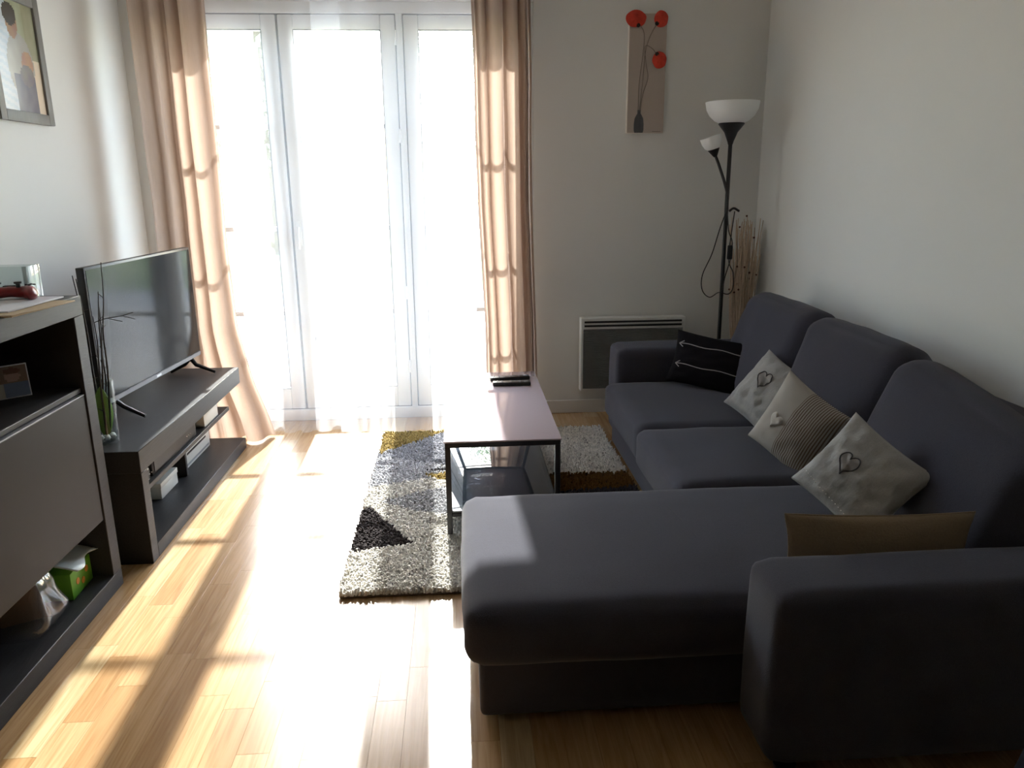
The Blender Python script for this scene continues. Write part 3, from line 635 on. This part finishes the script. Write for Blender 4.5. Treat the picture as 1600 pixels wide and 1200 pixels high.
# vase with pebbles, leaf and twigs
VX, VY, VZ = -1.268, 2.70, .4255
def vase():
    t = thing('glass_vase', (VX, VY, VZ), 'tall clear glass cylinder vase holding a green leaf and dark twigs', 'vase')
    MB().lathe([(.0, 0), (.036, 0), (.040, .004), (.045, .225), (.0425, .225), (.0375, .014), (.0, .014)], 32, cap=False).build('body', 'clear_glass', t, True)
    MB().lathe([(.0425, 0), (.0455, .0015), (.0455, .003), (.0425, .0045)], 32, (0, 0, .223), cap=False).build('rim', 'clear_glass', t, True)
    rnd = random.Random(2)
    for k in range(7):
        a = 2 * PI * k / 6; r = .022 if k < 6 else 0; s = rnd.uniform(.009, .0115)
        o = MB().lathe([(.001, -1), (.6, -.75), (1, 0), (.6, .75), (.001, 1)], 10, cap=False).build('pebble', 'pebble', None, True, angle=None)
        o.scale = (s, s * .9, s * .75); o.location = (VX + r * math.cos(a), VY + r * math.sin(a), VZ + .0145 + s * .75); tag(o, 'shiny white pebble lying in the bottom of the glass vase', 'pebble', 'pebbles in the glass vase')
    # leaf
    vs = []; fs = []; n = 16
    for i in range(n + 1):
        s = i / n; wd = .036 * math.sin(PI * min(1, s * .93 + .07)) ** .8 + .001
        for k in range(5):
            q = (k - 2) / 2; vs.append((q * wd * .8, .012 * (q * q) * math.sin(PI * s) - .010, .032 + s * .175))
    for i in range(n):
        for k in range(4): a = i * 5 + k; fs.append((a, a + 1, a + 6, a + 5))
    lf = thing('green_leaf', (VX, VY, VZ), 'broad green leaf rolled upright inside the glass vase', 'leaf')
    m = MB(); m.add(vs, fs); o = m.build('blade', 'leaf_green', lf, True, angle=None); so_ = o.modifiers.new('s', 'SOLIDIFY'); so_.thickness = .0015; lf.rotation_euler = (0, 0, .44)
    MB().tube([(0, -.012, .03), (0, -.012, .205)], .0016, 5).build('midrib', 'leaf_green', lf, True)
    # twigs
    rnd = random.Random(5)
    tips = [((.012, .0), (.058, .01, .60)), ((-.012, .006), (-.032, .02, .545)), ((-.016, -.012), (-.048, .03, .555)), ((.0, .018), (.02, .04, .46)), ((.008, -.016), (.018, -.01, .42)), ((-.004, .002), (.03, .02, .50))]
    labs = ('tallest dark twig standing straight up from the glass vase', 'dark twig from the vase leaning towards the cabinet', 'thin dark twig from the vase leaning furthest to the wall', 'short dark twig at the back of the glass vase', 'dark twig with a bent side sprig pointing at the screen', 'knotty dark twig in the middle of the vase')
    for (b0, tip), lab in zip(tips, labs):
        t = thing('twig', (VX + b0[0], VY + b0[1], VZ + .035), lab, 'twig', 'dark twigs in the glass vase')
        e = (tip[0] - b0[0], tip[1] - b0[1], tip[2]); pts = [(e[0] * q + rnd.uniform(-.004, .004), e[1] * q + rnd.uniform(-.004, .004), e[2] * q) for q in (0, .2, .4, .6, .8, 1)]
        pts[0] = (0, 0, 0); sp = smooth_pts(pts, 4); MB().tube(sp, [.0042 - .0028 * i / len(sp) for i in range(len(sp))], 6).build('stem', 'twig_dark', t, True)
        for k in range(5):
            p = sp[4 + 3 * k]; d = Vector((rnd.uniform(-1, 1), rnd.uniform(-1, 1), rnd.uniform(.1, .9))).normalized() * rnd.uniform(.012, .028)
            MB().tube([p, p + d], [.002, .0009], 5).build('side_shoot', 'twig_dark', t, True)
        if 'sprig' in lab:
            p = sp[-2]; q = [p, p + Vector((.04, .01, .012)), p + Vector((.085, .02, .018)), p + Vector((.125, .02, .030))]
            MB().tube(smooth_pts(q, 4), .0016, 5).tube([q[1], q[1] + Vector((.05, .0, -.012))], .0013, 5).tube([q[2], q[2] + Vector((.045, 0, -.012))], .0011, 5).build('sprig', 'twig_dark', t, True)
vase()

# ------------------------------------------------------------------ cabinet and what is on and in it
CX0, CX1, CY0, CY1, CH = -1.63, -1.17, 1.10, 2.455, .985
def cabinet():
    cx, cy = (CX0 + CX1) / 2, (CY0 + CY1) / 2
    t = thing('sideboard_cabinet', (cx, cy, 0), 'dark grey wooden sideboard with wide glossy flap and open niches', 'cabinet')
    def B(n, lo, hi, m='dark_wood', bv=.002, par=t): return MB().box((lo[0] - cx, lo[1] - cy, lo[2]), (hi[0] - cx, hi[1] - cy, hi[2]), bv, 1).build(n, m, par, True)
    th = .060
    B('top_board', (CX0, CY0, CH - th), (CX1, CY1, CH)); B('bottom_board', (CX0, CY0, 0), (CX1, CY1, th))
    B('side_panel', (CX0, CY0, th), (CX1, CY0 + th, CH - th)); B('side_panel', (CX0, CY1 - th, th), (CX1, CY1, CH - th))
    B('back_panel', (CX0, CY0 + th, th), (CX0 + .012, CY1 - th, CH - th), 'dark_wood_inner')
    B('niche_shelf', (CX0 + .012, CY0 + th, .690), (CX1 - .012, CY1 - th, .706), 'dark_wood_inner'); B('lower_shelf', (CX0 + .012, CY0 + th, .255), (CX1 - .03, CY1 - th, .273), 'dark_wood_inner')
    d = B('flap_door', (CX1 - .024, CY0 + th + .003, .262), (CX1 - .004, CY1 - th - .003, .682), 'grey_lacquer')
    B('edge_strip', (CX1 - .026, CY0 + th + .003, .682), (CX1 - .002, CY1 - th - .003, .6855), 'grey_button', par=d)
cabinet()
def controller():
    t = thing('game_controller', (-1.305, 2.325, CH + .006), 'red gamepad with black thumbsticks lying on papers on the cabinet', 'gamepad', rz=.25)
    m = MB(); N = 22; K = 14; vs = []; fs = []
    for i in range(N + 1):
        s = -1 + 2 * i / N; x = .078 * s; a = abs(s)
        yc = .008 - .040 * max(0, a - .45) ** 1.2 / .55; dy = .026 + .022 * math.exp(-((a - .78) / .2) ** 2); dz = .016 + .006 * math.exp(-((a - .75) / .25) ** 2)
        e = max(0, 1 - a ** 8) ** .5; dy *= max(e, .05); dz *= max(e, .05); zc = .024 - .006 * a
        for k in range(K): q = 2 * PI * k / K; vs.append((x, yc + dy * math.cos(q) - .012 * max(0, a - .5), zc + dz * math.sin(q)))
    for i in range(N):
        for k in range(K): fs.append((i * K + k, i * K + (k + 1) % K, (i + 1) * K + (k + 1) % K, (i + 1) * K + k))
    fs += [tuple(range(K))[::-1], tuple(N * K + k for k in range(K))]
    m.add(vs, fs).build('shell', 'red_plastic', t, True, angle=None)
    for x in (-.026, .026): MB().lathe([(.006, 0), (.006, .010), (.0105, .011), (.0105, .016), (.007, .015)], 16, (x, -.004, .037)).build('thumbstick', 'black_plastic', t, True)
    for dx, dy in ((.01, 0), (-.01, 0), (0, .01), (0, -.01)): MB().lathe([(.0042, 0), (.0042, .003), (.003, .004)], 10, (.053 + dx, .012 + dy, .040)).build('button', 'black_plastic', t, True)
    MB().box((-.060, .008, .040), (-.046, .016, .0445), .001).box((-.057, .005, .040), (-.049, .019, .0445), .001).build('direction_pad', 'black_plastic', t, True)
    MB().box((-.017, .006, .036), (.017, .026, .0415), .002).build('touchpad', 'black_plastic', t, True)
controller()
def sheet(name, c, w, l, th, rz, m, label, cat, fold=False):
    t = thing(name, c, label, cat, rz=rz); MB().box((-w / 2, -l / 2, 0), (w / 2, l / 2, th), .0008, 1).build('sheet', m, t, True)
    if fold: bx('flap', (-w / 2 + .004, -l / 2 + .004, th), (w / 2 - .004, -l / 2 + .07, th + .0012), m, t)
    else: bx('top_page', (-w / 2 + .002, -l / 2 + .003, th), (w / 2 - .003, l / 2 - .002, th + .0008), m, t)
sheet('cardboard_envelope', (-1.240, 2.19, CH), .21, .28, .0035, -.10, 'cardboard', 'beige cardboard envelope under the white papers on the cabinet', 'envelope', True)
sheet('paper_stack', (-1.292, 2.235, CH + .0048), .22, .28, .0035, -.03, 'paper_white', 'white sheets of paper under the red gamepad', 'paper')
def acrylic_box():
    c = (-1.43, 2.405, CH); t = thing('acrylic_box', c, 'clear acrylic display box behind the gamepad on the cabinet', 'box'); w, l, h, k = .16, .035, .098, .004
    for n, lo, hi in (('side', (-w, -l, 0), (-w + k, l, h)), ('side', (w - k, -l, 0), (w, l, h)), ('front', (-w + k, -l, 0), (w - k, -l + k, h)), ('back', (-w + k, l - k, 0), (w - k, l, h))):
        bx(n, lo, hi, 'acrylic', t, .001)
    bx('corner_strip', (w - .014, -l - .0008, 0), (w, -l - .0001, h), 'plastic_film', t)
acrylic_box()
def color_card(name, parent, w, h, fn, m, nx=48, nz=64, mtx=None):
    """flat print in local XZ, facing -Y; fn(u, v) -> rgb, u right, v up"""
    vs = []; fs = []; cs = []
    for j in range(nz):
        for i in range(nx):
            k = len(vs); x0, x1 = -w / 2 + w * i / nx, -w / 2 + w * (i + 1) / nx; z0, z1 = -h / 2 + h * j / nz, -h / 2 + h * (j + 1) / nz
            vs += [(x0, 0, z0), (x1, 0, z0), (x1, 0, z1), (x0, 0, z1)]; fs.append((k, k + 1, k + 2, k + 3)); cs += [fn((i + .5) / nx, (j + .5) / nz)] * 4
    me = bpy.data.meshes.new(name); me.from_pydata(vs, [], fs); me.materials.append(M[m]); at = me.color_attributes.new('Col', 'FLOAT_COLOR', 'POINT')
    at.data.foreach_set('color', np.array([(*c, 1) for c in cs], np.float32).ravel()); o = bpy.data.objects.new(name, me); COL.objects.link(o)
    if parent: o.parent = parent
    if mtx: o.matrix_local = mtx
    return o
def ell(u, v, cu, cv, ru, rv): return ((u - cu) / ru) ** 2 + ((v - cv) / rv) ** 2 < 1
def portrait(u, v):
    n = noise.noise(Vector((u * 9, v * 9, 1))) * .04
    c = (.50 + n, .55 + n, .60 + n) if u < .38 else (.34 + n, .36 + n, .25 + n)
    if u < .42 and v < .80 and (v * 14 + u * 3) % 1 < .5 : c = (.43 + n, .50 + n, .58 + n)
    if u > .72: c = (.30 + n, .30 + n, .20 + n) if v > .5 else (.70, .58, .44)
    if ell(u, v, .55, .42, .30, .30): c = (.36 + n, .35 + n, .31 + n)           # grey shirt
    if v < .34 and .36 < u < .84: c = (.13 + n, .14 + n, .18 + n)               # dark trousers
    if ell(u, v, .46, .78, .12, .12): c = (.30 + n, .17 + n, .11)               # face
    if ell(u, v, .44, .87, .15, .10): c = (.05, .045, .04)                      # hair
    if ell(u, v, .70, .45, .13, .12): c = (.40 + n, .24 + n, .16)               # small child held in the arms
    if ell(u, v, .66, .34, .16, .10): c = (.17 + n, .16 + n, .17)
    return c
def picture_frame():
    t = thing('picture_frame', (XL + .014, 3.25, 1.785), 'grey framed photograph of a man holding a child on the wall', 'picture frame')
    t.rotation_euler = (0, 0, PI / 2)                                          # local -Y faces the room (+X)
    w, h, b, d = .385, .475, .040, .022
    for n, lo, hi in (('frame_side', (-w / 2, -d / 2, -h / 2), (-w / 2 + b, d / 2, h / 2)), ('frame_side', (w / 2 - b, -d / 2, -h / 2), (w / 2, d / 2, h / 2)), ('frame_rail', (-w / 2 + b, -d / 2, h / 2 - b), (w / 2 - b, d / 2, h / 2)), ('frame_rail', (-w / 2 + b, -d / 2, -h / 2), (w / 2 - b, d / 2, -h / 2 + b))):
        MB().box(lo, hi, .003).build(n, 'frame_grey', t, True)
    bx('backing', (-w / 2 + b, 0, -h / 2 + b), (w / 2 - b, d / 2 - .001, h / 2 - b), 'black_plastic', t)
    color_card('photo_print', t, w - 2 * b + .001, h - 2 * b + .001, portrait, 'print_gloss', mtx=Matrix.Translation((0, -.002, 0)))
picture_frame()
def niche_print():
    def fn(u, v):
        c = (.22, .15, .11)
        if ell(u, v, .3, .66, .16, .18): c = (.40, .27, .21)
        if ell(u, v, .7, .66, .16, .18): c = (.42, .28, .22)
        if ell(u, v, .3, .84, .18, .10) or ell(u, v, .7, .84, .18, .10): c = (.16, .08, .05)
        if v < .45: c = (.14, .17, .25) if u > .5 else (.40, .37, .34)
        return c
    t = thing('photo_print', (-1.335, 2.27, .7075), 'small colour photograph standing inside the upper cabinet niche', 'photo'); t.rotation_euler = (-.12, 0, .75)
    MB().box((-.068, .0, 0), (.068, .006, .098), .001).build('card', 'paper_white', t, True)
    color_card('print', t, .129, .091, fn, 'print_matte', 24, 24, Matrix.Translation((0, -.0008, .049)))
niche_print()
def green_box():
    t = thing('green_box', (-1.315, 2.312, .0605), 'bright green cardboard box with wavy white lid in the lower niche', 'box', rz=.04)
    w, l, h = .085, .072, .088
    bx('body', (-w, -l, 0), (w, l, h), 'box_green', t, .002)
    def flap(name, m, x0, x1, wave, par):
        vs = []; fs = []; n = 16; K = 4
        for i in range(n + 1):
            v = i / n; y = -l - .006 + (2 * l + .012) * v
            for k in range(K + 1):
                q = k / K; xx = x0 + (x1 + (wave * math.sin(v * 2 * PI + .4) if k == K else 0) - x0) * q
                z = h + .052 - .030 * max(0, (xx + w) / (2 * w)) ** 1.6
                vs.append((xx, y, z))
        for i in range(n):
            for k in range(K): a = i * (K + 1) + k; fs.append((a, a + 1, a + K + 2, a + K + 1))
        m_ = MB(); m_.add(vs, fs); o = m_.build(name, m, par, True, angle=None); sd = o.modifiers.new('s', 'SOLIDIFY'); sd.thickness = .0018; return o
    lid = flap('lid', 'box_green', -w - .002, .012, 0, t); flap('white_flap', 'box_white', .012, w + .022, .012, lid)
    MB().box((-w - .002, -l, h - .01), (-w, l, h + .052), 0).build('lid_hinge', 'box_green', lid)
    for y, z in ((-.03, .045), (.035, .055), (.005, .03)):
        o = MB().lathe([(.011, -.0006), (.011, .0006)], 14).build('orange_print', 'box_orange', t); o.rotation_euler = (0, PI / 2, 0); o.location = (w + .0008, y, z)
green_box()
def bag():
    t = thing('plastic_bag', (-1.31, 2.10, .0605), 'crumpled clear plastic bag around brown card in the lower niche', 'bag')
    o = soft_box((.24, .22, .175), .05, (.0, .0, .01), 12, .012, 9, lambda p: Vector((p.x * (1 - .35 * (p.z / .175 + .5)), p.y * (1 - .45 * (p.z / .175 + .5)), p.z))).build('film', 'plastic_film', t, True, angle=None); o.location = (0, 0, .090)
    k = thing('brown_card', (-1.325, 2.115, .064), 'folded brown card standing inside the clear plastic bag', 'card', rz=.5)
    MB().prism([(-.085, 0), (.085, 0), (.055, .12), (-.03, .155)], -.003, .0).build('front_panel', 'brown_card', k); MB().prism([(-.08, 0), (.07, 0), (.04, .10), (-.03, .14)], .02, .023).build('rear_panel', 'brown_card', k)
bag()

# ------------------------------------------------------------------ floor lamp
def floor_lamp():
    x, y = 1.405, 4.065
    t = thing('floor_lamp', (x, y, 0), 'black floor lamp with white uplight bowl and small side lamp', 'lamp')
    MB().lathe([(.001, 0), (.115, 0), (.118, .006), (.115, .018), (.02, .026), (.012, .04)], 32).build('base', 'black_metal', t, True)
    MB().tube([(0, 0, .03), (0, 0, 1.50)], .0105, 12).build('pole', 'black_metal', t, True)
    MB().lathe([(.012, 1.485), (.016, 1.50), (.034, 1.545), (.066, 1.585), (.064, 1.590)], 28).build('socket_cone', 'black_metal', t, True)
    MB().lathe([(.058, 1.588), (.085, 1.600), (.112, 1.625), (.128, 1.655), (.135, 1.692), (.131, 1.692), (.124, 1.656), (.108, 1.629), (.082, 1.606), (.058, 1.594)], 40, cap=False).build('bowl_shade', 'shade_white', t, True)
    a = MB().tube(smooth_pts([(0, 0, 1.24), (-.02, 0, 1.30), (-.052, 0, 1.38), (-.072, 0, 1.425)], 5), .0075, 10).build('side_arm', 'black_metal', t, True)
    R = Matrix.Translation((-.076, 0, 1.43)) @ Matrix.Rotation(-.30, 4, 'Y')
    MB().lathe([(.008, -.006), (.012, .0), (.030, .032), (.029, .035)], 20, mtx=R).build('side_cone', 'black_metal', a, True)
    MB().lathe([(.026, .033), (.042, .045), (.052, .070), (.055, .098), (.052, .098), (.049, .071), (.039, .049), (.026, .037)], 28, mtx=R, cap=False).build('side_shade', 'shade_white', a, True)
    cable = smooth_pts([(.012, -.01, 1.15), (.035, -.012, 1.165), (.065, -.012, 1.15)], 6)
    MB().tube(cable, .006, 8).build('cable_hook', 'black_metal', t, True)
    loop = [(-.005, -.014, 1.15), (-.035, -.016, 1.06), (-.07, -.016, .93), (-.115, -.016, .82), (-.112, -.016, .74), (-.07, -.016, .70), (-.02, -.016, .725), (.03, -.018, .715), (.055, -.018, .75), (.05, -.018, .83), (.025, -.018, .88), (.022, -.018, .95), (.03, -.016, 1.05), (.04, -.014, 1.15)]
    MB().tube(smooth_pts(loop, 6), .0028, 6).build('cable', 'black_plastic', t, True)
    loop2 = [(.0, -.014, 1.16), (.012, -.02, 1.05), (.035, -.02, .99), (.03, -.02, .90), (.005, -.02, .80), (.0, -.016, .73)]
    MB().tube(smooth_pts(loop2, 6), .0028, 6).build('cable', 'black_plastic', t, True)
    MB().box((.012, -.032, .90), (.038, -.010, .975), .006).build('foot_switch', 'black_plastic', t, True)
floor_lamp()

def dried_branches():
    x, y = 1.555, 4.16
    t = thing('dried_branches', (x, y, 0), 'tall bundle of beige dried branches with berries in the corner', 'dried branches')
    MB().lathe([(.001, 0), (.05, 0), (.055, .01), (.045, .15), (.032, .26), (.038, .30), (.034, .30), (.028, .26), (.04, .15), (.045, .02), (.001, .02)], 24, cap=False).build('pot', 'twig_beige', t, True)
    rnd = random.Random(11)
    for k in range(85):
        a = rnd.uniform(0, 2 * PI); r = rnd.uniform(.005, .085); top = (max(-.10, min(.082, r * math.cos(a) * 1.1)), max(-.10, min(.10, r * math.sin(a))), rnd.uniform(.85, 1.12)); b = (.015 * math.cos(a), .015 * math.sin(a), .03)
        pts = [b] + [(b[0] + (top[0] - b[0]) * q + rnd.uniform(-.009, .009), b[1] + (top[1] - b[1]) * q + rnd.uniform(-.009, .009), b[2] + (top[2] - b[2]) * q) for q in (.3, .45, .6, .75, .9)] + [top]
        sp = smooth_pts(pts, 4); st = MB().tube(sp, [.0042 - .0022 * i / len(sp) for i in range(len(sp))], 6).build('branch', 'twig_beige', t, True)
        for q in range(1 if k % 3 == 0 else 0):
            p = sp[rnd.randrange(10, len(sp))]; d = Vector((rnd.uniform(-.022, .022), rnd.uniform(-.022, .005), rnd.uniform(0, .02))); MB().tube([p, p + d], [.0015, .001], 5).build('shoot', 'twig_beige', st, True)
            MB().lathe([(.0005, -.006), (.005, -.003), (.006, 0), (.005, .003), (.0005, .006)], 8, p + d, cap=False).build('berry', 'berry_brown', st, True)
dried_branches()

# ------------------------------------------------------------------ radiator
def radiator():
    X0, X1, Z0, Z1 = .668, 1.262, .145, .568; cx = (X0 + X1) / 2; hw = (X1 - X0) / 2; D = .075
    t = thing('wall_radiator', (cx, YB, Z0), 'white electric panel radiator with ribbed grey front on the wall', 'radiator'); H = Z1 - Z0
    MB().box((-hw, -D, 0), (hw, -.012, H), .006, 3).build('casing', 'radiator_white', t, True)
    for x in (-.2, .2): bx('bracket', (x - .02, -.014, .08), (x + .02, 0, H - .08), 'radiator_white', t)
    vs = []; fs = []; n = 46; z0, z1 = .016, H - .062
    for i in range(n * 2 + 1):
        z = z0 + (z1 - z0) * i / (2 * n); yy = -D - (.0045 if i % 2 else .001); vs += [(-hw + .014, yy, z), (hw - .014, yy, z)]
    for i in range(2 * n): fs.append((2 * i, 2 * i + 1, 2 * i + 3, 2 * i + 2))
    k = len(vs); vs += [(-hw + .014, -D + .002, z0), (hw - .014, -D + .002, z0), (-hw + .014, -D + .002, z1), (hw - .014, -D + .002, z1)]
    fs += [(0, k, k + 1, 1), (4 * n, 4 * n + 1, k + 3, k + 2)]
    m = MB(); m.add(vs, fs); m.build('ribbed_front', 'radiator_front', t)
    for zz in (H - .050, H - .028): bx('outlet_slot', (-hw + .02, -D - .0015, zz), (hw - .02, -D + .001, zz + .011), 'slot_black', t)
    MB().box((-hw + .014, -D - .004, H - .034), (hw - .014, -D + .001, H - .031), .001).build('louvre', 'radiator_white', t, True)
radiator()

# ------------------------------------------------------------------ poppy canvas
def canvas():
    X0, X1, Z0, Z1 = .905, 1.105, 1.555, 2.145; cx, cz = (X0 + X1) / 2, (Z0 + Z1) / 2; hw, hh = (X1 - X0) / 2, (Z1 - Z0) / 2; D = .028
    t = thing('poppy_canvas', (cx, YB, cz), 'narrow beige canvas with three red poppies in a grey vase', 'wall art')
    bx('stretcher', (-hw, -D, -hh), (hw, -.001, hh), 'canvas_edge', t, .002); bx('painted_face', (-hw + .004, -D - .001, -hh + .002), (hw - .001, -D + .001, hh - .002), 'canvas_print', t)
    def P(x, z, o=.003): return (x - cx, -D - o, z - cz)
    stems = ([(.965, 1.665), (.966, 1.80), (.982, 1.95), (.985, 2.045), (.962, 2.09)], [(.972, 1.665), (.985, 1.82), (.995, 1.96), (1.02, 2.04), (1.055, 2.10)], [(.976, 1.665), (.987, 1.75), (1.012, 1.83), (1.0, 1.90), (.992, 1.985), (1.03, 1.975), (1.055, 1.945)])
    for s in stems: MB().tube(smooth_pts([P(a, b) for a, b in s], 5), .0016, 6).build('stem', 'stem_grey', t, True)
    rnd = random.Random(4)
    for fx, fz, rx, rz_, bx_, bz_ in ((.940, 2.118, .054, .042, .012, -.032), (1.072, 2.117, .037, .041, -.022, -.022), (1.070, 1.919, .038, .042, -.014, .028)):
        n = 26; vs = [P(fx, fz, .018)]; fs = []
        for r in (1, 2, 3):
            for k in range(n):
                a = 2 * PI * k / n; q = r / 3 * (1 + .02 * math.sin(5 * a + fx * 40)); vs.append(P(fx + rx * q * math.cos(a), fz + rz_ * q * math.sin(a), (.016, .011, .004)[r - 1] + .002 * math.sin(7 * a)))
        for k in range(n): fs.append((0, 1 + k, 1 + (k + 1) % n))
        for r in (0, 1):
            for k in range(n): fs.append((1 + r * n + k, 1 + (r + 1) * n + k, 1 + (r + 1) * n + (k + 1) % n, 1 + r * n + (k + 1) % n))
        m = MB(); m.add(vs, fs); fo = m.build('poppy', 'poppy_red', t, True, angle=None)
        o = MB().lathe([(.011, -.002), (.009, .003), (.002, .005)], 12).build('poppy_heart', 'poppy_black', fo, True); o.rotation_euler = (PI / 2, 0, 0); o.location = P(fx + bx_, fz + bz_, .009)
    prof = [(.0, 1.557), (.022, 1.557), (.026, 1.57), (.0265, 1.60), (.023, 1.63), (.013, 1.648), (.008, 1.655), (.009, 1.672), (.0, 1.672)]
    pl = [(a + .9705 - cx, b - cz) for a, b in prof] + [(-a + .9705 - cx, b - cz) for a, b in prof[::-1][1:-1]]
    MB().prism(pl, -D - .004, -D - .0005).build('painted_vase', 'painted_vase', t)
    MB().tube([P(1.045 + .004 * k, 1.563 + .0022 * math.sin(k * 2.1), .0015) for k in range(12)], .0009, 5).build('signature', 'poppy_black', t)
canvas()

# ------------------------------------------------------------------ dark chair at the lower right corner
def chair():
    t = thing('upholstered_chair', (1.06, .62, 0), 'dark navy upholstered chair standing close to the sofa armrest', 'chair', rz=-.12)
    poly = [(-.30, .42), (.26, .42), (.23, .60), (.18, .645), (-.20, .645), (-.255, .60)]
    b = bmesh.new(); m = MB().prism(poly, .20, .26); m.build('backrest', 'navy_fabric', t)
    soft_box((.52, .46, .10), .04, (0, 0, .012), 10).build('seat', 'navy_fabric', t, True, angle=None).location = (-.01, -.02, .41)
    for x in (-.22, .2):
        for y in (-.2, .2): MB().tube([(x * .95, y, .37), (x, y * 1.05, 0)], [.018, .012], 10).build('leg', 'black_metal', t, True)
chair()
